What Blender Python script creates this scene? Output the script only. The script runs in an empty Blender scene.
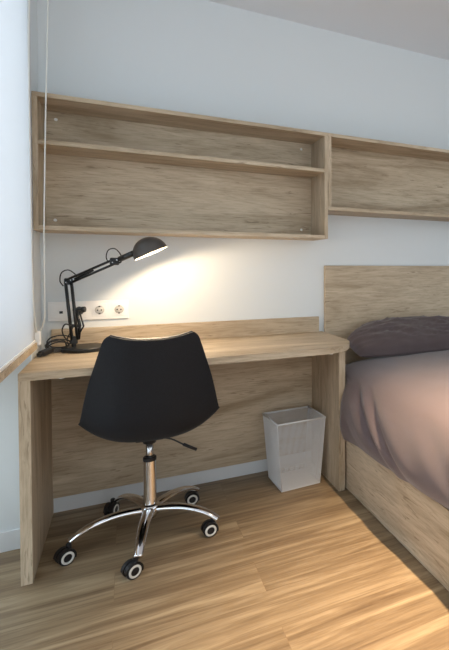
import bpy, bmesh, math, random
from mathutils import Vector, Matrix, noise
random.seed(4)
C = bpy.context.scene.collection
S = bpy.context.scene
PI = math.pi

# ------------------------------------------------------------------ materials
def new_mat(name):
    m = bpy.data.materials.new(name); m.use_nodes = True
    nt = m.node_tree
    return m, nt, nt.nodes['Principled BSDF']

def srgb(r, g, b):
    f = lambda c: (c/255/12.92) if c/255 <= .04045 else ((c/255+.055)/1.055)**2.4
    return (f(r), f(g), f(b), 1)

def plain(name, col, rough=.5, metal=0, coat=0, bump=0, bscale=200, spec=None):
    m, nt, b = new_mat(name)
    b.inputs['Base Color'].default_value = col
    b.inputs['Roughness'].default_value = rough
    b.inputs['Metallic'].default_value = metal
    if spec is not None: b.inputs['Specular IOR Level'].default_value = spec
    if coat: b.inputs['Coat Weight'].default_value = coat
    if bump:
        tc = nt.nodes.new('ShaderNodeTexCoord'); n = nt.nodes.new('ShaderNodeTexNoise'); bp = nt.nodes.new('ShaderNodeBump')
        n.inputs['Scale'].default_value = bscale; n.inputs['Detail'].default_value = 4
        nt.links.new(tc.outputs['Object'], n.inputs['Vector']); nt.links.new(n.outputs['Fac'], bp.inputs['Height'])
        bp.inputs['Strength'].default_value = bump; bp.inputs['Distance'].default_value = .002
        nt.links.new(bp.outputs['Normal'], b.inputs['Normal'])
    return m

def ramp(nt, stops):
    r = nt.nodes.new('ShaderNodeValToRGB')
    els = r.color_ramp.elements
    while len(els) < len(stops): els.new(.5)
    for e, (p, c) in zip(els, stops): e.position = p; e.color = c
    return r

def mixc(nt, fac, a, b, mode='MIX'):
    m = nt.nodes.new('ShaderNodeMix'); m.data_type = 'RGBA'; m.blend_type = mode
    if isinstance(fac, (int, float)): m.inputs[0].default_value = fac
    else: nt.links.new(fac, m.inputs[0])
    for sock, v in ((m.inputs[6], a), (m.inputs[7], b)):
        if isinstance(v, tuple): sock.default_value = v
        else: nt.links.new(v, sock)
    return m.outputs[2]

def wood(name, axis, light, mid, dark, rough=.55):
    m, nt, b = new_mat(name)
    L = nt.links.new
    tc = nt.nodes.new('ShaderNodeTexCoord'); oi = nt.nodes.new('ShaderNodeObjectInfo')
    off = nt.nodes.new('ShaderNodeVectorMath'); off.operation = 'MULTIPLY_ADD'
    comb = nt.nodes.new('ShaderNodeCombineXYZ')
    for i in range(3): L(oi.outputs['Random'], comb.inputs[i])
    L(comb.outputs[0], off.inputs[0]); off.inputs[1].default_value = (7, 11, 5); L(tc.outputs['Object'], off.inputs[2])
    def ns(along, across, detail, dist):
        mp = nt.nodes.new('ShaderNodeMapping'); s = [across]*3; s['xyz'.index(axis)] = along
        mp.inputs['Scale'].default_value = s
        n = nt.nodes.new('ShaderNodeTexNoise'); n.inputs['Scale'].default_value = 1; n.inputs['Detail'].default_value = detail
        n.inputs['Roughness'].default_value = .62; n.inputs['Distortion'].default_value = dist
        L(off.outputs[0], mp.inputs['Vector']); L(mp.outputs[0], n.inputs['Vector'])
        return n.outputs['Fac']
    broad = ns(1.3, 8, 6, 1.3); fine = ns(10, 130, 4, .5); crack = ns(5, 55, 5, 1.6)
    r1 = ramp(nt, [(.30, dark), (.48, mid), (.66, light)]); L(broad, r1.inputs[0])
    r2 = ramp(nt, [(.32, (.72, .70, .67, 1)), (.55, (1, 1, 1, 1))]); L(fine, r2.inputs[0])
    r3 = ramp(nt, [(.33, (.50, .46, .42, 1)), (.40, (1, 1, 1, 1))]); L(crack, r3.inputs[0])
    c = mixc(nt, .8, r1.outputs[0], r2.outputs[0], 'MULTIPLY')
    c = mixc(nt, .75, c, r3.outputs[0], 'MULTIPLY')
    L(c, b.inputs['Base Color']); b.inputs['Roughness'].default_value = rough
    bp = nt.nodes.new('ShaderNodeBump'); bp.inputs['Strength'].default_value = .25; bp.inputs['Distance'].default_value = .001
    L(fine, bp.inputs['Height']); L(bp.outputs[0], b.inputs['Normal'])
    b.inputs['Specular IOR Level'].default_value = .3
    return m

OL, OM, OD = srgb(210, 193, 168), srgb(191, 173, 148), srgb(166, 147, 121)
WX = wood('oak_grain_sideways', 'x', OL, OM, OD)
WY = wood('oak_grain_deep', 'y', OL, OM, OD)
WZ = wood('oak_grain_upright', 'z', OL, OM, OD)

def floor_mat():
    m, nt, b = new_mat('laminate_planks'); L = nt.links.new
    tc = nt.nodes.new('ShaderNodeTexCoord')
    br = nt.nodes.new('ShaderNodeTexBrick')
    br.inputs['Color1'].default_value = (0, 0, 0, 1); br.inputs['Color2'].default_value = (1, 1, 1, 1); br.inputs['Mortar'].default_value = (.5, .5, .5, 1)
    br.inputs['Scale'].default_value = 1; br.inputs['Brick Width'].default_value = 1.25; br.inputs['Row Height'].default_value = .19
    br.inputs['Mortar Size'].default_value = .0008; br.inputs['Mortar Smooth'].default_value = .1; br.offset = .37; br.inputs['Bias'].default_value = 0
    mp0 = nt.nodes.new('ShaderNodeMapping'); mp0.inputs['Location'].default_value = (.5, .06, 0)
    L(tc.outputs['Object'], mp0.inputs['Vector']); L(mp0.outputs[0], br.inputs['Vector'])
    off = nt.nodes.new('ShaderNodeVectorMath'); off.operation = 'MULTIPLY_ADD'
    L(br.outputs['Color'], off.inputs[0]); off.inputs[1].default_value = (9, 5, 7); L(tc.outputs['Object'], off.inputs[2])
    def ns(sx, sy, det, dist):
        mp = nt.nodes.new('ShaderNodeMapping'); mp.inputs['Scale'].default_value = (sx, sy, 1)
        n = nt.nodes.new('ShaderNodeTexNoise'); n.inputs['Scale'].default_value = 1; n.inputs['Detail'].default_value = det
        n.inputs['Roughness'].default_value = .6; n.inputs['Distortion'].default_value = dist
        L(off.outputs[0], mp.inputs['Vector']); L(mp.outputs[0], n.inputs['Vector']); return n.outputs['Fac']
    broad = ns(1.3, 17, 5, 1.0); fine = ns(7, 110, 4, .4)
    r1 = ramp(nt, [(.30, srgb(118, 97, 74)), (.5, srgb(150, 129, 101)), (.68, srgb(184, 163, 132))]); L(broad, r1.inputs[0])
    r2 = ramp(nt, [(.3, (.72, .70, .68, 1)), (.55, (1, 1, 1, 1))]); L(fine, r2.inputs[0])
    c = mixc(nt, .7, r1.outputs[0], r2.outputs[0], 'MULTIPLY')
    tone = ramp(nt, [(0, (.92, .92, .92, 1)), (1, (1.0, 1.0, 1.0, 1))]); L(br.outputs['Color'], tone.inputs[0])
    c = mixc(nt, 1, c, tone.outputs[0], 'MULTIPLY')
    c = mixc(nt, br.outputs['Fac'], c, srgb(140, 117, 89))
    L(c, b.inputs['Base Color']); b.inputs['Roughness'].default_value = .42; b.inputs['Specular IOR Level'].default_value = .35
    bp = nt.nodes.new('ShaderNodeBump'); bp.inputs['Strength'].default_value = .2; bp.inputs['Distance'].default_value = .001
    L(fine, bp.inputs['Height']); L(bp.outputs[0], b.inputs['Normal'])
    return m

def fabric(name, a, bcol, rough=.85, sheen=.3, scale=900):
    m, nt, b = new_mat(name); L = nt.links.new
    tc = nt.nodes.new('ShaderNodeTexCoord'); n = nt.nodes.new('ShaderNodeTexNoise'); n.inputs['Scale'].default_value = scale; n.inputs['Detail'].default_value = 2
    L(tc.outputs['Object'], n.inputs['Vector'])
    r = ramp(nt, [(.35, a), (.65, bcol)]); L(n.outputs['Fac'], r.inputs[0]); L(r.outputs[0], b.inputs['Base Color'])
    b.inputs['Roughness'].default_value = rough; b.inputs['Sheen Weight'].default_value = sheen; b.inputs['Specular IOR Level'].default_value = .2
    bp = nt.nodes.new('ShaderNodeBump'); bp.inputs['Strength'].default_value = .3; bp.inputs['Distance'].default_value = .001
    L(n.outputs['Fac'], bp.inputs['Height']); L(bp.outputs[0], b.inputs['Normal'])
    return m

def blind_mat():
    m, nt, b = new_mat('blind_fabric'); L = nt.links.new
    out = nt.nodes['Material Output']; nt.nodes.remove(b)
    d = nt.nodes.new('ShaderNodeBsdfDiffuse'); t = nt.nodes.new('ShaderNodeBsdfTranslucent')
    d.inputs['Color'].default_value = (.80, .82, .84, 1); t.inputs['Color'].default_value = (.70, .66, .65, 1)
    tc = nt.nodes.new('ShaderNodeTexCoord'); n = nt.nodes.new('ShaderNodeTexNoise'); n.inputs['Scale'].default_value = 600
    bp = nt.nodes.new('ShaderNodeBump'); bp.inputs['Strength'].default_value = .1; bp.inputs['Distance'].default_value = .001
    L(tc.outputs['Object'], n.inputs['Vector']); L(n.outputs['Fac'], bp.inputs['Height']); L(bp.outputs[0], d.inputs['Normal'])
    mx = nt.nodes.new('ShaderNodeMixShader'); mx.inputs[0].default_value = .5
    L(d.outputs[0], mx.inputs[1]); L(t.outputs[0], mx.inputs[2])
    tr = nt.nodes.new('ShaderNodeBsdfTransparent'); mx2 = nt.nodes.new('ShaderNodeMixShader'); mx2.inputs[0].default_value = .12   # open weave
    L(mx.outputs[0], mx2.inputs[1]); L(tr.outputs[0], mx2.inputs[2]); L(mx2.outputs[0], out.inputs[0])
    return m

def emit(name, col, s):
    m, nt, b = new_mat(name)
    b.inputs['Base Color'].default_value = (1, 1, 1, 1); b.inputs['Emission Color'].default_value = col; b.inputs['Emission Strength'].default_value = s
    return m

WALL = plain('wall_paint', srgb(222, 227, 229), .9, bump=.15, bscale=350, spec=.15)
CEIL = plain('ceiling_paint', srgb(230, 233, 237), .95, spec=.1)
WHITE = plain('white_skirting', srgb(225, 228, 230), .5, bump=.03)
FLOOR = floor_mat()
BLIND = blind_mat()
PLAST = plain('white_plastic', srgb(246, 245, 243), .35, bump=.02)
PLAST2 = plain('white_plastic_recess', srgb(205, 203, 198), .45, bump=.02)
BLK = plain('black_plastic', (.012, .012, .014, 1), .42, bump=.1, bscale=900)
BLKM = plain('black_lamp_metal', (.011, .013, .015, 1), .38, bump=.02)
BLKC = plain('black_rubber_cord', (.008, .008, .009, 1), .5, bump=.02)
SHELL = fabric('chair_shell', (.007, .0075, .009, 1), (.016, .017, .021, 1), .62, .05, 500)
PAD = plain('black_leather', (.013, .013, .016, 1), .45, bump=.3, bscale=160)
CHROME = plain('chrome', (.82, .82, .84, 1), .09, 1, bump=.01)
CHROMED = plain('brushed_steel', (.62, .62, .63, 1), .25, 1, bump=.02)
RING = plain('white_wheel_ring', srgb(222, 221, 216), .4, bump=.02)
WIRE = plain('white_wire', srgb(226, 228, 230), .45, bump=.02)
DUVET = fabric('mauve_cotton', srgb(102, 90, 92), srgb(115, 101, 102), .8, .3, 700)
PILLOW = fabric('plum_cotton', srgb(80, 69, 70), srgb(92, 79, 79), .8, .3, 700)
MATT = fabric('mattress_ticking', srgb(200, 198, 194), srgb(215, 213, 209), .9, .2)
CORDW = plain('white_cord', srgb(228, 228, 222), .5, bump=.02)
ALU = plain('window_frame_white', srgb(225, 226, 228), .4, bump=.02)
SHADE_IN = plain('lamp_inside_white', srgb(235, 230, 220), .5, bump=.02)
SHADE_OUT = plain('lamp_shade_enamel', (.085, .075, .068, 1), .30, .3, bump=.02)
BULB = emit('lamp_bulb_glow', (1, .78, .5, 1), 40)
DLB = emit('ceiling_lamp_glow', (1, .75, .48, 1), 8)
m_glass, ntg, bg = new_mat('window_glass')
bg.inputs['Base Color'].default_value = (1, 1, 1, 1); bg.inputs['Roughness'].default_value = 0
bg.inputs['Transmission Weight'].default_value = 1; bg.inputs['IOR'].default_value = 1.05
GLASS = m_glass

# ------------------------------------------------------------------ helpers
def bx(bm, x0, x1, y0, y1, z0, z1, bev=0):
    b2 = bmesh.new()
    bmesh.ops.create_cube(b2, size=1)
    for v in b2.verts: v.co = Vector(((x0+x1)/2+v.co.x*(x1-x0), (y0+y1)/2+v.co.y*(y1-y0), (z0+z1)/2+v.co.z*(z1-z0)))
    if bev: bmesh.ops.bevel(b2, geom=b2.edges[:], offset=bev, segments=2, affect='EDGES', profile=.5)
    merge(bm, b2)
def merge(bm, b2, mat=None):
    me = bpy.data.meshes.new('tmp'); b2.to_mesh(me); b2.free()
    if mat: me.transform(mat)
    bm.from_mesh(me); bpy.data.meshes.remove(me)
def smooth_path(pts, n=8):
    P = [Vector(p) for p in pts]; out = []
    for i in range(len(P)-1):
        p0 = P[max(i-1, 0)]; p1 = P[i]; p2 = P[i+1]; p3 = P[min(i+2, len(P)-1)]
        for k in range(n):
            t = k/n
            out.append(.5*((2*p1)+(p2-p0)*t+(2*p0-5*p1+4*p2-p3)*t*t+(3*p1-p0-3*p2+p3)*t**3))
    out.append(P[-1]); return out
def tube(bm, pts, r, n=10, flat=1.0, cap=True):
    """swept tube; r number or list; flat squeezes it along its up side"""
    P = [Vector(p) for p in pts]; R = r if isinstance(r, (list, tuple)) else [r]*len(P)
    rings = []; side = None
    for i, p in enumerate(P):
        t = (P[min(i+1, len(P)-1)]-P[max(i-1, 0)]).normalized()
        if side is None:
            side = t.cross(Vector((0, 0, 1)))
            if side.length < 1e-3: side = Vector((1, 0, 0))
        side = (side-t*side.dot(t)).normalized(); up = side.cross(t)
        rings.append([bm.verts.new(p+side*R[i]*math.cos(2*PI*k/n)+up*R[i]*flat*math.sin(2*PI*k/n)) for k in range(n)])
    for a, b in zip(rings, rings[1:]):
        for k in range(n): bm.faces.new((a[k], a[(k+1) % n], b[(k+1) % n], b[k]))
    if cap: bm.faces.new(rings[0][::-1]); bm.faces.new(rings[-1])
def lathe(bm, prof, n=32, mat=None):
    """prof: (radius, height) list turned about z"""
    b2 = bmesh.new(); rings = []
    for r, z in prof:
        if r < 1e-6: rings.append([b2.verts.new((0, 0, z))])
        else: rings.append([b2.verts.new((r*math.cos(2*PI*k/n), r*math.sin(2*PI*k/n), z)) for k in range(n)])
    for a, b in zip(rings, rings[1:]):
        for k in range(n):
            q = []
            q += [a[0]] if len(a) == 1 else [a[k], a[(k+1) % n]]
            q += [b[0]] if len(b) == 1 else [b[(k+1) % n], b[k]]
            b2.faces.new(q)
    bmesh.ops.recalc_face_normals(b2, faces=b2.faces[:])
    merge(bm, b2, mat)
def aim(origin, direction, up=(0, 0, 1)):
    z = Vector(direction).normalized(); q = z.to_track_quat('Z', 'Y')
    return Matrix.Translation(Vector(origin)) @ q.to_matrix().to_4x4()
def thing(name, label, cat, loc=(0, 0, 0), rotz=0, group=None):
    o = bpy.data.objects.new(name, None); C.objects.link(o); o.location = loc; o.rotation_euler = (0, 0, rotz)
    o.empty_display_size = .05; o['label'] = label; o['category'] = cat
    if group: o['group'] = group
    return o
def wloc(o):
    v = Vector((0, 0, 0))
    while o: v += o.location; o = o.parent
    return v
def obj(name, bm, mat, parent=None, smooth=False, origin=None, local=False, label=None):
    """bm is in world coordinates, or (local=True) already in the parent's own"""
    bmesh.ops.recalc_face_normals(bm, faces=bm.faces[:])
    me = bpy.data.meshes.new(name); bm.to_mesh(me); bm.free()
    o = bpy.data.objects.new(name, me); C.objects.link(o)
    me.materials.append(mat)
    if smooth:
        for p in me.polygons: p.use_smooth = True
    if parent:
        if not local: me.transform(Matrix.Translation(-wloc(parent)))
        o.parent = parent
    elif origin:
        me.transform(Matrix.Translation(-Vector(origin))); o.location = origin
    if label: o['label'] = label
    return o
def tag(o, label, cat, group=None):
    o['label'] = label; o['category'] = cat
    if group: o['group'] = group
def struct(name, bm, mat, parent=None):
    o = obj(name, bm, mat, parent)
    if not parent: o['kind'] = 'structure'
    return o
def boxes(*bb, bev=0):
    bm = bmesh.new()
    for b in bb: bx(bm, *b, bev=bev)
    return bm
def autosmooth(o, deg=40):
    me = o.data
    for p in me.polygons: p.use_smooth = True
    bm = bmesh.new(); bm.from_mesh(me)
    for e in bm.edges:
        if len(e.link_faces) == 2 and e.calc_face_angle(0) > math.radians(deg): e.smooth = False
    bm.to_mesh(me); bm.free()

# ------------------------------------------------------------------ the room
XL, CZ = -.002, 2.4853
XR, YF = 3.4, -4.3
struct('floor', boxes((-.4, XR+.1, YF, .1, -.08, 0)), FLOOR)
struct('ceiling', boxes((-.4, XR+.1, YF, .1, CZ, CZ+.1)), CEIL)
struct('wall_back', boxes((-.4, XR+.1, 0, .1, 0, CZ)), WALL)
struct('wall_right', boxes((XR, XR+.1, -1.7, 0, 0, CZ)), WALL)
# window wall: a full-height pier next to the corner, a recess under the sill, a lintel above
struct('wall_left', boxes((-.4, XL, -.275, 0, 0, CZ), (-.4, -.32, -3.4, -.275, 0, .10), (-.4, XL, YF, -3.4, 0, CZ), (-.4, XL, -3.4, -.275, 2.36, CZ)), WALL)
sill = struct('trim_1', boxes((-.32, .012, -3.4, -.2755, .787, .811), (XL+.0005, .012, -.2755, -.236, .787, .811), bev=.0), WX)
w = struct('window_1', boxes((-.30, -.24, -3.4, -3.33, .811, 2.36), (-.30, -.24, -.345, -.275, .811, 2.36), (-.30, -.24, -3.33, -.345, .811, .88),
                             (-.30, -.24, -3.33, -.345, 2.29, 2.36), (-.30, -.24, -1.87, -1.79, .88, 2.29)), ALU)
w2 = struct('window_2', boxes((-.36, -.32, -3.4, -3.33, .10, .787), (-.36, -.32, -.325, -.275, .10, .787), (-.36, -.32, -3.33, -.325, .10, .15),
                             (-.36, -.32, -3.33, -.325, .737, .787), (-.36, -.32, -1.86, -1.80, .15, .737)), ALU)
obj('glass_pane', boxes((-.343, -.337, -3.33, -1.86, .15, .737), (-.343, -.337, -1.80, -.325, .15, .737)), GLASS, w2)
obj('glass_pane', boxes((-.275, -.269, -3.33, -1.87, .88, 2.29), (-.275, -.269, -1.79, -.345, .88, 2.29)), GLASS, w)
struct('baseboard_back', boxes((XL, 1.30, -.012, 0, 0, .072), bev=.002), WHITE)
struct('baseboard_left', boxes((-.32, XL, -.287, -.275, 0, .08), (-.32, -.308, -3.4, -.287, 0, .08), bev=.002), WHITE)

# roller blind with its cord loop
BX = .004
blind = thing('roller_blind', 'white translucent roller blind drawn down over the window at the left edge', 'blind', (BX, -1.7, .815))
bm = bmesh.new()
n = 60; rows = []
for k in range(13):
    z = .818+(2.43-.818)*k/12
    rows.append([bm.verts.new((BX+.0025*math.sin(i*.9)*math.sin(k*.5), -.238-3.13*i/n, z)) for i in range(n+1)])
for a, b in zip(rows, rows[1:]):
    for i in range(n): bm.faces.new((a[i], a[i+1], b[i+1], b[i]))
o = obj('blind_fabric', bm, BLIND, blind, True)
obj('bottom_bar', boxes((BX-.004, BX+.004, -3.37, -.238, .8115, .8225), bev=.002), PLAST, blind)
bm = bmesh.new(); tube(bm, [(BX+.012, -3.38, 2.445), (BX+.012, -.215, 2.445)], .02, 20); obj('roller_tube', bm, PLAST, blind, True)
bm = bmesh.new()
tube(bm, smooth_path([(BX+.012, -.285, 2.445), (.005, -.295, 2.0), (.005, -.300, 1.5), (.005, -.295, 1.15), (.006, -.27, .95), (.008, -.225, .853)]), .0042, 8)
obj('cord_strand', bm, CORDW, blind, True)
bm = bmesh.new()
tube(bm, smooth_path([(.070, -.25, 2.42), (.064, -.25, 2.175), (.052, -.25, 1.74), (.042, -.25, 1.297), (.040, -.248, 1.1), (.038, -.235, .935), (.030, -.222, .88), (.018, -.214, .853)]), .0028, 8)
obj('cord_strand', bm, CORDW, blind, True)
obj('cord_weight', boxes((-.0, .022, -.225, -.203, .797, .857), bev=.005), PLAST, blind)

# ------------------------------------------------------------------ desk
D, W, T, H, TT, WT, RP = .5755, 1.2907, .0348, .75, .0286, 1.325, .145
desk = thing('desk', 'light oak panelled desk with solid side panels standing against the back wall', 'desk', (W/2, -D/2, 0))
# desktop with a rounded front right corner
bm = bmesh.new(); out = [(0, -.001), (0, -D)]
cxr, cyr, rx, ry = WT-.205, -D+.22, .205, .22
for k in range(15):
    a = -PI/2+PI/2*k/14
    e = 1
    out.append((cxr+rx*abs(math.cos(a))**e, cyr-ry*abs(math.sin(a))**e))
out.append((WT, -.001))
vs = [[bm.verts.new((x, y, z)) for x, y in out] for z in (H-TT, H)]
bm.faces.new(vs[0][::-1]); bm.faces.new(vs[1])
m_ = len(out)
for k in range(m_): bm.faces.new((vs[0][k], vs[0][(k+1) % m_], vs[1][(k+1) % m_], vs[1][k]))
bmesh.ops.bevel(bm, geom=[e for e in bm.edges if abs(e.verts[0].co.z-e.verts[1].co.z) < 1e-5], offset=.0015, segments=2, affect='EDGES')
obj('desktop', bm, WX, desk)
obj('side_panel', boxes((0, T, -D+.001, -.012, 0, H-TT), bev=.001), WZ, desk)
obj('side_panel', boxes((W-T, W, -D+RP, -.012, 0, H-TT), bev=.001), WZ, desk)
obj('modesty_panel', boxes((T, W-T, -.0285, -.0125, .0735, H-TT)), WX, desk)
obj('upstand', boxes((.035, W+.012, -.0185, -.001, H, .8376), bev=.0015), WX, desk)
for x in (.124, 1.17):
    bm = bmesh.new(); lathe(bm, [(0, 0), (.009, 0), (.009, .006), (0, .006)], 16, Matrix.Translation((x, -D+.03, H-TT-.006)))
    obj('screw_cap', bm, PLAST, desk, label='small white screw cap')

# ------------------------------------------------------------------ shelves
DS, Z1, Z2, ZM, ts = .2286, 1.8335, 1.2723, 1.643, .0184
x0, x1 = .003, 1.2767
sh = thing('wall_shelf', 'long oak shelf box with a middle board mounted on the wall above the desk', 'shelf', ((x0+x1)/2, 0, Z2), group=None)
obj('top_board', boxes((x0, x1, -DS, -.0005, Z1-ts, Z1), bev=.001), WX, sh)
obj('bottom_board', boxes((x0+ts, x1-ts, -DS, -.0005, Z2, Z2+ts), bev=.001), WX, sh)
obj('side_board', boxes((x0, x0+ts, -DS, -.0005, Z2, Z1-ts), bev=.001), WZ, sh)
obj('side_board', boxes((x1-ts, x1, -DS, -.0005, Z2, Z1-ts), bev=.001), WZ, sh)
obj('middle_board', boxes((x0+ts, x1-ts, -DS+.004, -.0125, ZM-ts, ZM), bev=.001), WX, sh)
obj('back_board', boxes((x0+ts, x1-ts, -.012, -.0005, Z2+ts, Z1-ts)), WX, sh)
for (x, z) in ((.062, 1.782), (.055, 1.331), (1.2, 1.782), (1.2, 1.331)):
    bm = bmesh.new(); lathe(bm, [(0, 0), (.007, 0), (.006, .003), (0, .003)], 16, aim((x, -.012, z), (0, -1, 0)))
    obj('screw_cap', bm, PLAST, sh, label='small white screw cap')
ZR, X2 = 1.4246, 2.72
sr = thing('wall_shelf', 'shorter open oak shelf box mounted above the headboard, right of the desk shelf', 'shelf', ((x1+X2)/2, 0, ZR))
xa = x1+.0008
obj('top_board', boxes((xa, X2, -DS, -.0005, Z1-ts, Z1), bev=.001), WX, sr)
obj('bottom_board', boxes((xa, X2, -DS, -.0005, ZR, ZR+ts), bev=.001), WX, sr)
obj('side_board', boxes((xa, xa+ts, -DS, -.0005, ZR+ts, Z1-ts), bev=.001), WZ, sr)
obj('side_board', boxes((X2-ts, X2, -DS, -.0005, ZR+ts, Z1-ts), bev=.001), WZ, sr)
obj('back_board', boxes((xa+ts, X2-ts, -.012, -.0005, ZR+ts, Z1-ts)), WX, sr)

# ------------------------------------------------------------------ bed
bed = thing('bed', 'low oak bed frame with tall oak headboard beside the desk', 'bed', (1.8, -1.1, 0))
BX0, BX1, BY1 = 1.30, 2.62, -2.35
obj('headboard', boxes((1.3385, 2.72, -.022, -.0005, .0, 1.13), bev=.001), WX, bed)
obj('side_board', boxes((BX0, BX0+.025, BY1, -.024, .004, .285), bev=.001), WY, bed)
obj('side_board', boxes((BX1-.025, BX1, BY1, -.024, .004, .285), bev=.001), WY, bed)
obj('foot_board', boxes((BX0+.025, BX1-.025, BY1, BY1+.025, .004, .285), bev=.001), WX, bed)
obj('base_platform', boxes((BX0+.026, BX1-.026, BY1+.026, -.024, .16, .245)), MATT, bed)
bm = boxes((BX0+.075, BX1-.06, BY1+.06, -.03, .246, .56), bev=.05)
o = obj('mattress', bm, MATT, None, True, origin=(1.9, -1.2, .246)); tag(o, 'mattress lying in the oak bed frame under the mauve cover', 'mattress')

def interp(tab, t):
    for (a, b) in zip(tab, tab[1:]):
        if t <= b[0]:
            f = (t-a[0])/(b[0]-a[0]); f = f*f*(3-2*f) if False else f
            return [a[k]+(b[k]-a[k])*f for k in range(1, len(a))]
    return tab[-1][1:]
sec = smooth_path([(1.281, 0, .268), (1.262, 0, .33), (1.262, 0, .42), (1.286, 0, .51), (1.335, 0, .578), (1.43, 0, .612), (1.62, 0, .628), (1.95, 0, .635), (2.3, 0, .63), (2.52, 0, .61), (2.63, 0, .55), (2.655, 0, .45), (2.65, 0, .3)], 9)
bm = bmesh.new(); NY = 150; g = []
def fold(y, z, x):
    # soft drapes running diagonally down the side and fine rumpling on top
    side = max(0, min(1, (.60-z)/.10))
    q = y-1.35*(z-.27)
    d = 0
    for c, wd, am in ((-.62, .05, -.010), (-.80, .06, .008), (-.93, .035, -.014), (-1.00, .035, .010), (-1.08, .03, -.014), (-1.2, .09, .010), (-1.55, .08, -.008), (-1.9, .1, .01)):
        d += am*math.exp(-((q-c)/wd)**2)
    d *= side*max(.25, min(1, (z-.26)/.10))
    d += .012*noise.noise(Vector((x*2.2, y*1.7, z*2)))+.004*noise.noise(Vector((x*7, y*5, 3)))
    return d
for i in range(NY+1):
    row = []
    for j, s in enumerate(sec):
        f = i/NY
        inner = max(0, min(1, (s.x-1.30)/.04)) if j > 9 else 0; inner = inner*inner*(3-2*inner)
        y0 = -.446+inner*.24
        y = y0+(-2.39-y0)*f
        a = sec[max(j-1, 0)]; b = sec[min(j+1, len(sec)-1)]; t = (b-a).normalized(); nrm = Vector((-t.z, 0, t.x))
        edge = math.exp(-((y-y0)/.05)**2)
        d = fold(y, s.z, s.x)*(1-.7*edge)-.018*edge*inner+.006*edge*(1-inner)
        if s.z < .4 and j < 30: d += 0
        z = s.z+nrm.z*d
        if j < 30:
            hemw = max(0, 1-j/14); z += hemw*(.035*max(0, min(1, (-.5-y)/.9))+.004*math.sin(y*9+1))
        row.append(bm.verts.new((min(s.x+nrm.x*d, 99), y, z)))
    g.append(row)
for a, b in zip(g, g[1:]):
    for j in range(len(sec)-1): bm.faces.new((a[j], a[j+1], b[j+1], b[j]))
o = obj('bedspread', bm, DUVET, None, True, origin=(1.9, -1.4, .63)); tag(o, 'mauve bedspread draped over the mattress and the oak side of the bed', 'bedspread')
md = o.modifiers.new('thick', 'SOLIDIFY'); md.thickness = .012; md.offset = -1

# pillow leaning on the headboard
bm = bmesh.new(); bmesh.ops.create_cube(bm, size=2); bmesh.ops.subdivide_edges(bm, edges=bm.edges[:], cuts=31, use_grid_fill=True)
A_, B_, T_ = .475, .160, .072
for v in bm.verts:
    u, w_ = v.co.x, v.co.y; s = 1 if v.co.z > 0 else -1; zz = v.co.z
    th = ((1-abs(u)**3.2)*(1-abs(w_)**3.0))
    th = max(th, 0)**.5
    px = A_*u*(1-.05*w_*w_); py = B_*w_*(1-(.75 if w_ > 0 else .12)*abs(u)**3.2)-.02*abs(u)**3
    wr = .010*noise.noise(Vector((u*5, w_*3, 1)))+.016*noise.noise(Vector((u*9+w_*5, w_*5-u*3, 4)))-.018*abs(noise.noise(Vector((u*12+w_*6, w_*4, 9))))
    v.co = Vector((px, py, zz*T_*th+(wr*th if zz > 0 else 0)))
rot = Matrix.Rotation(math.radians(26), 4, 'X')
bm.transform(Matrix.Translation((1.868, -.188, .718)) @ rot)
o = obj('pillow', bm, PILLOW, None, True, origin=(1.83, -.208, .63)); tag(o, 'dark plum pillow leaning on the oak headboard at the top of the bed', 'pillow')

# ------------------------------------------------------------------ socket plate
pl = thing('socket_plate', 'white four-gang socket plate on the wall behind the desk lamp', 'socket', (.18, 0, .918))
obj('frame', boxes((.022, .342, -.009, -.0005, .874, .962), bev=.003), PLAST, pl)
for k, xc in enumerate((.062, .142, .222, .302)):
    if k == 0:
        ob = obj('data_outlet', boxes((xc-.030, xc+.030, -.012, -.009, .888, .948), bev=.001), PLAST, pl)
        obj('port', boxes((xc+.004, xc+.017, -.0128, -.0119, .908, .919)), BLK, ob)
    else:
        bm = bmesh.new(); bx(bm, xc-.030, xc+.030, -.011, -.009, .888, .948, bev=.0008)
        lathe(bm, [(.0225, 0), (.0235, .003), (.020, .003), (.0195, 0)], 32, aim((xc, -.011, .918), (0, -1, 0)))
        ob = obj('socket', bm, PLAST, pl)
        bm = bmesh.new(); lathe(bm, [(0, 0), (.0195, 0), (.0195, .0012), (0, .0012)], 32, aim((xc, -.0108, .918), (0, -1, 0)))
        rc = obj('recess', bm, PLAST2, ob, True)
        bm = bmesh.new()
        for dx in (-.0075, .0075): lathe(bm, [(0, 0), (.0032, 0), (.0032, .0008), (0, .0008)], 12, aim((xc+dx, -.012, .918), (0, -1, 0)))
        for dz in (-.017, .017): bx(bm, xc-.004, xc+.004, -.0135, -.012, .918+dz-.0025, .918+dz+.0025)
        obj('contact', bm, BLK, ob)

# ------------------------------------------------------------------ desk lamp
LY = -.12
lamp = thing('desk_lamp', 'black swing-arm desk lamp with lit dome shade standing on the desk', 'lamp', (.168, LY, H))
bm = bmesh.new(); lathe(bm, [(0, 0), (.086, 0), (.089, .003), (.089, .014), (.085, .018), (.02, .020), (0, .020)], 48, Matrix.Translation((.168, LY, H)))
o = obj('base', bm, BLKM, lamp); autosmooth(o)
bm = bmesh.new(); tube(bm, [(.128, LY, H+.015), (.128, LY, .80)], .009, 14); bx(bm, .117, .143, LY-.014, LY+.014, .782, .815, bev=.003)
obj('post', bm, BLKM, lamp)
el = Vector((.111, LY, 1.057)); hj = Vector((.289, -.22, 1.145))
bm = bmesh.new()
for dx in (-.0105, .0105):
    for dy in (-.010, .010):
        tube(bm, [(.132+dx, LY+dy, .80), (el.x+dx, LY+dy, el.z)], .0056, 8)
bx(bm, .117, .147, LY-.013, LY+.013, .855, .868, bev=.002)
obj('lower_arm', bm, BLKM, lamp, True)
bm = bmesh.new()
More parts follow.
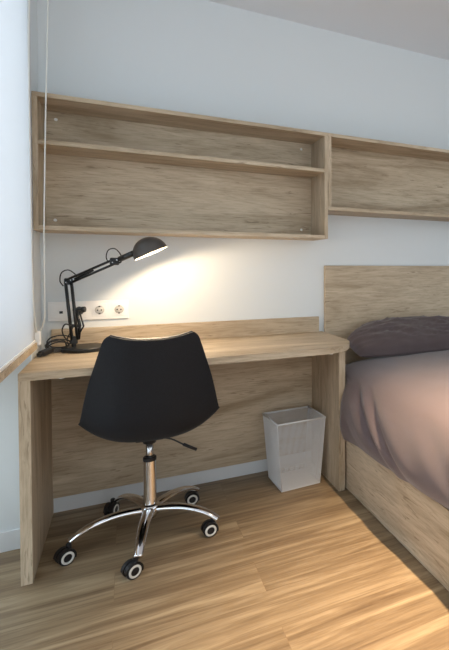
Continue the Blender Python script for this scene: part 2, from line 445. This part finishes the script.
tube(bm, [(.146, LY, .80), (.152, LY, .86), (.138, LY, .93)], .006, 10)
tube(bm, [(.151, LY-.004, .83), (.166, LY-.004, .858), (.150, LY-.004, .925)], .0035, 8)
obj('spring', bm, BLKM, lamp, True)
bm = bmesh.new()
ang = (hj-el).normalized(); nn = Vector((-ang.z, 0, ang.x))
for s in (-1, 1):
    for dy in (-.010, .010):
        tube(bm, [el+nn*s*.0105+Vector((0, dy, 0))-ang*.005, hj+nn*s*.0105+Vector((0, dy, 0))], .0052, 8)
tube(bm, [el+ang*.03-nn*.003, el+ang*.12+nn*.003], .0055, 10)
obj('upper_arm', bm, BLKM, lamp, True)
for c, s in ((el, .016), (hj, .018)):
    bm = bmesh.new(); bx(bm, c.x-s, c.x+s, c.y-.0095, c.y+.0095, c.z-s*.9, c.z+s*.9, bev=.005)
    for dx, dz in ((-.008, -.004), (.009, .006), (.002, -.009)):
        lathe(bm, [(0, 0), (.0042, 0), (.0042, .010), (0, .010)], 12, aim((c.x+dx, c.y-.007, c.z+dz), (0, -1, 0)))
    ob = obj('joint', bm, BLKM, lamp)
    bm = bmesh.new()
    for dx, dz in ((-.008, -.004), (.009, .006)): lathe(bm, [(0, 0), (.0024, 0), (.0022, .0015), (0, .0015)], 10, aim((c.x+dx, c.y-.0172, c.z+dz), (0, -1, 0)))
    obj('rivet', bm, CHROMED, ob, label='steel rivet')
bm = bmesh.new(); lathe(bm, [(0, 0), (.011, 0), (.013, .003), (.013, .011), (.011, .014), (0, .014)], 10, aim((.160, LY-.004, .932), (1, -.35, .05)))
tube(bm, [(.125, LY, .93), (.162, LY, .932)], .004, 8)
obj('knob', bm, BLKM, lamp)
dax = Vector((.43, -.06, -.9)).normalized(); dc = Vector((.429, -.28, 1.184))   # opening direction and centre
nk = Vector((.348, -.265, 1.174))
bm = bmesh.new(); tube(bm, [hj, hj+(nk-hj)*.35], .007, 12); tube(bm, [hj+(nk-hj)*.35, nk+(nk-hj)*.25], .0125, 16)
tube(bm, smooth_path([hj+Vector((.012, -.012, -.008)), hj+Vector((.022, -.012, -.004)), hj+Vector((.026, -.012, .004))], 4), .004, 8)
obj('neck', bm, BLKM, lamp, True)
bm = bmesh.new(); R = .0715; prof = []
for k in range(17):
    a = PI/2*k/16; prof.append((R*math.sin(a), R*.98*math.cos(a)))
prof.append((R, -.004)); prof.append((R-.0015, -.004))
lathe(bm, prof, 48, aim(dc, -dax)); o = obj('lamp_shade', bm, SHADE_OUT, lamp, True)
bm = bmesh.new(); R2 = .0695; lathe(bm, [(R2*math.sin(PI/2*k/12), R2*.98*math.cos(PI/2*k/12)) for k in range(13)]+[(R2, -.0035)], 48, aim(dc, -dax))
obj('shade_lining', bm, SHADE_IN, o, True, label='white inside of the shade')
bm = bmesh.new(); lathe(bm, [(0, -.012), (.010, -.010), (.017, 0), (.0195, .012), (.016, .026), (.011, .038), (0, .040)], 20, aim(dc-dax*.026, -dax))
obj('bulb', bm, BULB, lamp, True, label='glowing warm bulb')
bm = bmesh.new()
tube(bm, smooth_path([(.094, LY-.014, 1.037), (.082, LY-.016, 1.06), (.088, LY-.016, 1.095), (.112, LY-.014, 1.107), (.136, LY-.014, 1.09), (.144, LY-.012, 1.072)]), .0024, 8)
obj('cable', bm, BLKC, lamp, True)
bm = bmesh.new()
tube(bm, smooth_path([(.266, -.222, 1.139), (.258, -.226, 1.164), (.266, -.23, 1.193), (.288, -.238, 1.201), (.306, -.245, 1.186), (.318, -.248, 1.162)]), .0024, 8)
obj('cable', bm, BLKC, lamp, True)
# flex: loops on the desk beside the base, then up to the plug in the second socket
bm = bmesh.new()
P = [(.124, LY-.02, .86), (.100, LY-.022, .872), (.088, LY-.02, .845), (.098, LY-.01, .81), (.118, -.10, .79)]
tube(bm, smooth_path(P), .0027, 8)
rr = random.Random(7)
pts = [(.118, -.10, .79)]
for t in range(5):
    cx_ = .078+rr.uniform(-.012, .008); r1 = rr.uniform(.030, .044); r2 = rr.uniform(.018, .032); ph_ = rr.uniform(-.5, .5); zc_ = H+.006+r2+.004*t
    for k in range(8):
        a = k*PI/4
        pts.append((cx_+r1*math.cos(a+ph_*.3), -.150+.018*math.cos(a+ph_)+.006*(t-2), zc_+r2*math.sin(a+.5*ph_)))
pts.append((.1, -.06, .80)); pts.append((.135, -.05, .88)); pts.append((.142, -.05, .915))
tube(bm, smooth_path(pts, 6), .0028, 8)
tube(bm, smooth_path([(.055, -.135, .768), (.04, -.13, .766), (.032, -.13, .765)], 4), .0028, 8)
obj('power_cord', bm, BLKC, lamp, True)
bm = bmesh.new(); lathe(bm, [(0, 0), (.0185, 0), (.0185, .018), (.013, .03), (.008, .042), (0, .042)], 20, aim((.142, -.0122, .918), (0, -1, 0)))
obj('plug', bm, BLK, lamp, True)
# in-line adapter at the rear left corner of the desk
bm = bmesh.new(); bx(bm, -.03, .03, -.0125, .0125, 0, .022, bev=.004)
tube(bm, [(.028, 0, .012), (.046, 0, .012)], .005, 8)
bx(bm, -.042, -.03, -.008, .008, .003, .018, bev=.002)
bm.transform(Matrix.Translation((.040, -.215, H+.007)) @ Matrix.Rotation(math.radians(58), 4, 'Z') @ Matrix.Rotation(math.radians(-9), 4, 'Y'))
o = obj('power_adapter', bm, BLK, None, False, origin=(.047, -.165, H)); tag(o, 'small black power adapter lying at the rear left corner of the desktop', 'adapter')

# ------------------------------------------------------------------ waste basket
bk = thing('waste_basket', 'white wire mesh waste basket standing under the desk by its right panel', 'basket', (1.098, -.196, 0), .057)
hb, ht, HH = (.102, .104), (.128, .114), .343
def bkc(t, f): return Vector((t[0], t[1], 0))
def bcorner(sx, sy, f):
    return Vector((sx*(hb[0]+(ht[0]-hb[0])*f), sy*(hb[1]+(ht[1]-hb[1])*f), .004+f*(HH-.004)))
def strand(bm, a, b, r):
    tube(bm, [a, b], r, 4, cap=False)
sides = [((-1, -1), (1, -1)), ((1, -1), (1, 1)), ((1, 1), (-1, 1)), ((-1, 1), (-1, -1))]
for s0, s1 in sides:
    bm = bmesh.new()
    nv, nh = 46, 62
    for k in range(1, nv):
        t = k/nv; strand(bm, bcorner(*s0, 0).lerp(bcorner(*s1, 0), t), bcorner(*s0, 1).lerp(bcorner(*s1, 1), t), .0007)
    for k in range(1, nh):
        f = k/nh; strand(bm, bcorner(*s0, f), bcorner(*s1, f), .0007)
    obj('mesh_side', bm, WIRE, bk, local=True)
bm = bmesh.new()
for sx, sy in ((-1, -1), (1, -1), (1, 1), (-1, 1)):
    bm = bmesh.new(); tube(bm, [bcorner(sx, sy, 0), bcorner(sx, sy, 1)], .002, 8); obj('corner_wire', bm, WIRE, bk, True, local=True)
bm = bmesh.new()
cs = [bcorner(-1, -1, 1), bcorner(1, -1, 1), bcorner(1, 1, 1), bcorner(-1, 1, 1)]
for a, b in zip(cs, cs[1:]+cs[:1]):
    d_ = (b-a).normalized()*.002; tube(bm, [a-d_, b+d_], .0048, 10)
obj('rim', bm, WIRE, bk, True, local=True)
bm = bmesh.new(); bx(bm, -hb[0], hb[0], -hb[1], hb[1], 0.0005, .006, bev=.001)
for s0, s1 in sides: tube(bm, [bcorner(*s0, 0), bcorner(*s1, 0)], .0028, 8)
obj('bottom_plate', bm, WIRE, bk, local=True)

# ------------------------------------------------------------------ swivel chair
ch = thing('swivel_chair', 'black shell swivel chair on a chrome five-star base with casters, in front of the desk', 'chair', (.4126, -.4279, 0), math.radians(-2))
st = [  # forward, height, half width, side curl, sag of the edge line
    (.215, .418, .170, .000), (.225, .445, .190, .004), (.190, .462, .208, .012), (.12, .463, .224, .030), (.03, .452, .236, .055),
    (-.05, .442, .241, .080), (-.115, .446, .245, .092), (-.165, .475, .244, .092), (-.192, .53, .237, .084), (-.205, .60, .225, .074), (-.217, .68, .207, .062),
    (-.229, .76, .184, .048), (-.240, .825, .165, .036), (-.246, .853, .154, .030), (-.249, .866, .138, .026)]
cp = smooth_path([(a, b, 0) for a, b, _, _ in st], 4); cw = smooth_path([(c, d, 0) for _, _, c, d in st], 4)
def shell(off, wscale, i0, i1, expo=2.8, topcut=0):
    bm = bmesh.new(); NV = 28; g = []
    for i in range(i0, i1):
        p = cp[i]; a = cp[max(i-1, 0)]; b = cp[min(i+1, len(cp)-1)]; t = Vector((0, b.x-a.x, b.y-a.y)).normalized()
        nr = Vector((0, -t.z, t.y))                       # towards the sitter
        nr = -nr
        hw, cu = cw[i].x*wscale, cw[i].y
        row = []
        for k in range(NV+1):
            v = -1+2*k/NV; av = abs(v)
            dip = -.012*(1-av**2)*max(0, (p.y-.80)/.066) if p.y > .8 else 0
            q = Vector((v*hw+.013, p.x, p.y+dip))+nr*(cu*av**expo+off)
            row.append(bm.verts.new(q))
        g.append(row)
    for a, b in zip(g, g[1:]):
        for k in range(NV): bm.faces.new((a[k], a[k+1], b[k+1], b[k]))
    return bm
def nsign(bm): pass
o = obj('seat_shell', shell(0, 1, 0, len(cp)), SHELL, ch, True, local=True)
md = o.modifiers.new('thick', 'SOLIDIFY'); md.thickness = .010; md.offset = 1
md = o.modifiers.new('bev', 'BEVEL'); md.width = .003; md.segments = 2; md.limit_method = 'ANGLE'; md.angle_limit = math.radians(50)
o2 = obj('seat_pad', shell(.016, .95, 4, len(cp)-1), PAD, ch, True, local=True)
md = o2.modifiers.new('thick', 'SOLIDIFY'); md.thickness = .014; md.offset = 0
md = o2.modifiers.new('bev', 'BEVEL'); md.width = .005; md.segments = 3; md.limit_method = 'ANGLE'; md.angle_limit = math.radians(50)
bm = bmesh.new(); bx(bm, -.05, .05, -.06, .06, .416, .430, bev=.003); lathe(bm, [(0, .392), (.024, .392), (.034, .418), (0, .418)], 24)
obj('seat_mount', bm, BLK, ch, local=True)
bm = bmesh.new(); Rz = Matrix.Rotation(math.radians(2), 3, 'Z')
lv = smooth_path([(.02, .0, .412), (.08, -.01, .398), (.13, -.012, .366), (.178, -.014, .338)], 4)
tube(bm, lv, .0035, 8); ob = obj('height_lever', bm, BLK, ch, True, local=True)
bm = bmesh.new(); tube(bm, [(.128, -.012, .368), (.18, -.014, .337)], .0065, 10); obj('lever_grip', bm, BLK, ob, True, local=True)
bm = bmesh.new(); lathe(bm, [(0, .30), (.0142, .30), (.0142, .40), (0, .40)], 24); obj('gas_piston', bm, CHROMED, ch, True, local=True)
bm = bmesh.new(); lathe(bm, [(0, .318), (.0245, .318), (.0255, .322), (.0255, .332), (.022, .335), (0, .335)], 24); obj('collar', bm, BLK, ch, local=True)
bm = bmesh.new(); lathe(bm, [(0, .10), (.0265, .10), (.0265, .15), (.0245, .16), (.0245, .318), (0, .318)], 28); o = obj('gas_cylinder', bm, CHROME, ch, local=True); autosmooth(o)
bm = bmesh.new(); lathe(bm, [(0, .082), (.024, .082), (.026, .09), (.040, .100), (.042, .122), (.036, .134), (.0268, .140), (0, .140)], 32); o = obj('hub', bm, CHROME, ch, True, local=True)
# one arm and one caster as prototypes, the other four are copies
bm = bmesh.new()
pa = smooth_path([(.025, 0, .116), (.08, 0, .122), (.14, 0, .121), (.20, 0, .110), (.245, 0, .093), (.283, 0, .070)], 5)
nA = len(pa); tube(bm, pa, [.0240-.0080*(i/(nA-1)) for i in range(nA)], 14, flat=.62)
arm0 = obj('base_arm', bm, CHROME, ch, True, local=True)
def ring_prof(bm, prof, y0, sgn, n=28):
    lathe(bm, prof, n, Matrix.Translation((0, y0, .0315)) @ Matrix.Rotation(-sgn*PI/2, 4, 'X'))
bm = bmesh.new()
for s in (-1, 1):
    ring_prof(bm, [(0, 0), (.030, 0), (.0315, .003), (.0315, .015), (.029, .018), (.0235, .0185), (0, .0185)], s*.0045, s)
cas0 = obj('caster', bm, BLK, ch, True, local=True); autosmooth(cas0, 30)
bm = bmesh.new()
hood = []
for k in range(13):
    a = math.radians(-20+k*200/12); hood.append(a)
for s in (-1, 1):
    prev = None
for yy0, yy1 in ((-.0225, -.004), (.004, .0225), (-.0045, .0045)):
    rr_ = .0350 if yy0 != -.0045 else .030
    b2 = bmesh.new(); ra = []; rb = []
    for a in hood:
        if math.sin(a) < -.4: pass
        for lst, y in ((ra, yy0), (rb, yy1)):
            lst.append((b2.verts.new((rr_*math.cos(a), y, .0315+rr_*math.sin(a))), b2.verts.new(((rr_-.003)*math.cos(a), y, .0315+(rr_-.003)*math.sin(a)))))
    for k in range(len(hood)-1):
        b2.faces.new((ra[k][0], ra[k+1][0], rb[k+1][0], rb[k][0])); b2.faces.new((ra[k][1], rb[k][1], rb[k+1][1], ra[k+1][1]))
        b2.faces.new((ra[k][0], ra[k][1], ra[k+1][1], ra[k+1][0])); b2.faces.new((rb[k][0], rb[k+1][0], rb[k+1][1], rb[k][1]))
    merge(bm, b2)
lathe(bm, [(0, .055), (.0105, .055), (.0105, .078), (.007, .082), (0, .082)], 16, Matrix.Translation((.014, 0, 0)))
hood0 = obj('hood', bm, BLK, cas0, False, local=True)
bm = bmesh.new()
for s in (-1,): ring_prof(bm, [(.0165, 0), (.0165, .0022), (.0185, .003), (.0235, .003), (.0255, .0015), (.0255, 0)], s*.0226, s)
ring0 = obj('wheel_ring', bm, RING, cas0, True, local=True, label='white wheel ring')
angs = [-.4929+math.radians(2)+k*2*PI/5 for k in range(5)]
# where each caster has swivelled to (centre, heading)
spots = [(.630, -.543, 6), (.597, -.218, 0), (.266, -.164, 64), (.122, -.491, 30), (.343, -.702, 27)]
for k in range(5):
    if k == 0: arm, cas, hd, rg = arm0, cas0, hood0, ring0
    else:
        arm = arm0.copy(); C.objects.link(arm); arm.parent = ch
        cas = cas0.copy(); C.objects.link(cas); cas.parent = ch
        hd = hood0.copy(); C.objects.link(hd); hd.parent = cas
        rg = ring0.copy(); C.objects.link(rg); rg.parent = cas
    arm.rotation_euler = (0, 0, angs[k])
    hx_, hy_, hdeg = spots[k]
    v = Vector((hx_-.4126, hy_+.4279, 0)); v.rotate(Matrix.Rotation(math.radians(2), 3, 'Z'))
    cas.rotation_euler = (0, 0, math.radians(hdeg)+math.radians(2)); cas.location = v; cas.scale = (.9, .9, .9)

# ------------------------------------------------------------------ ceiling lamp (above the bed, outside the frame)
LX, LYY = 1.32, -1.95
cl = thing('ceiling_light', 'round recessed warm ceiling spotlight above the bed edge', 'ceiling light', (LX, LYY, CZ))
bm = bmesh.new(); lathe(bm, [(.045, -.0005), (.05, -.004), (.036, -.010), (.034, -.0005)], 32, Matrix.Translation((LX, LYY, CZ)))
obj('trim_ring', bm, ALU, cl, True)
bm = bmesh.new(); lathe(bm, [(0, -.002), (.034, -.002), (.034, -.0006), (0, -.0006)], 32, Matrix.Translation((LX, LYY, CZ)))
obj('diffuser', bm, DLB, cl, label='glowing lens')

# ------------------------------------------------------------------ lights
def lightob(name, kind, loc, energy, col, **kw):
    l = bpy.data.lights.new(name, kind); l.energy = energy; l.color = col
    for k, v in kw.items(): setattr(l, k, v)
    o = bpy.data.objects.new(name, l); C.objects.link(o); o.location = loc
    return o
def point_at(o, tgt):
    o.rotation_euler = (Vector(tgt)-o.location).to_track_quat('-Z', 'Y').to_euler()
sp = lightob('ceiling_spot', 'SPOT', (LX, LYY, CZ-.012), 690, (1, .74, .48), spot_size=math.radians(82), spot_blend=.85, shadow_soft_size=.03)
point_at(sp, (1.62, -1.95, 0))
lightob('lamp_bulb_light', 'SPOT', tuple(dc-dax*.02), 19, (1, .76, .50), spot_size=math.radians(172), spot_blend=.3, shadow_soft_size=.02)
point_at(bpy.data.objects['lamp_bulb_light'], dc+dax)
day = lightob('daylight', 'AREA', (-1.1, -1.8, 1.75), 44, (.56, .79, 1), shape='RECTANGLE', size=2.0, size_y=3.4)
day.rotation_euler = (0, -PI/2, 0)
wd = bpy.data.worlds.new('World'); S.world = wd; wd.use_nodes = True
bgn = wd.node_tree.nodes['Background']; bgn.inputs[0].default_value = (.82, .90, .95, 1); bgn.inputs[1].default_value = 1.6

# ------------------------------------------------------------------ camera
cam = bpy.data.cameras.new('Camera'); co = bpy.data.objects.new('Camera', cam); C.objects.link(co); S.camera = co
f, yaw, pitch, roll, sy, sx = 489.443, .502568, .022486, -.0026144, .1061794, -.37998798
co.location = (.333, -2.68788, 1.1268)
fw = Vector((math.sin(yaw)*math.cos(pitch), math.cos(yaw)*math.cos(pitch), -math.sin(pitch)))
rt = Vector((math.cos(yaw), -math.sin(yaw), 0)); up = rt.cross(fw)
# image rolled by `roll` (clockwise positive)
r2 = rt*math.cos(roll)-up*math.sin(roll)*-1*-1; u2 = fw.cross(r2)*-1
u2 = r2.cross(fw)
co.matrix_world = Matrix.Translation(co.location) @ Matrix((( r2.x, u2.x, -fw.x), (r2.y, u2.y, -fw.y), (r2.z, u2.z, -fw.z))).to_4x4()
cam.sensor_fit = 'HORIZONTAL'; cam.sensor_width = 36
cam.lens = 36*f/449
cam.shift_x = sx; cam.shift_y = -sy
cam.shift_x = sx*449/449*1.0
cam.clip_start = .02

vs_ = S.view_settings; vs_.view_transform = 'Standard'; vs_.look = 'None'; vs_.gamma = 1; vs_.exposure = 0; vs_.use_curve_mapping = False
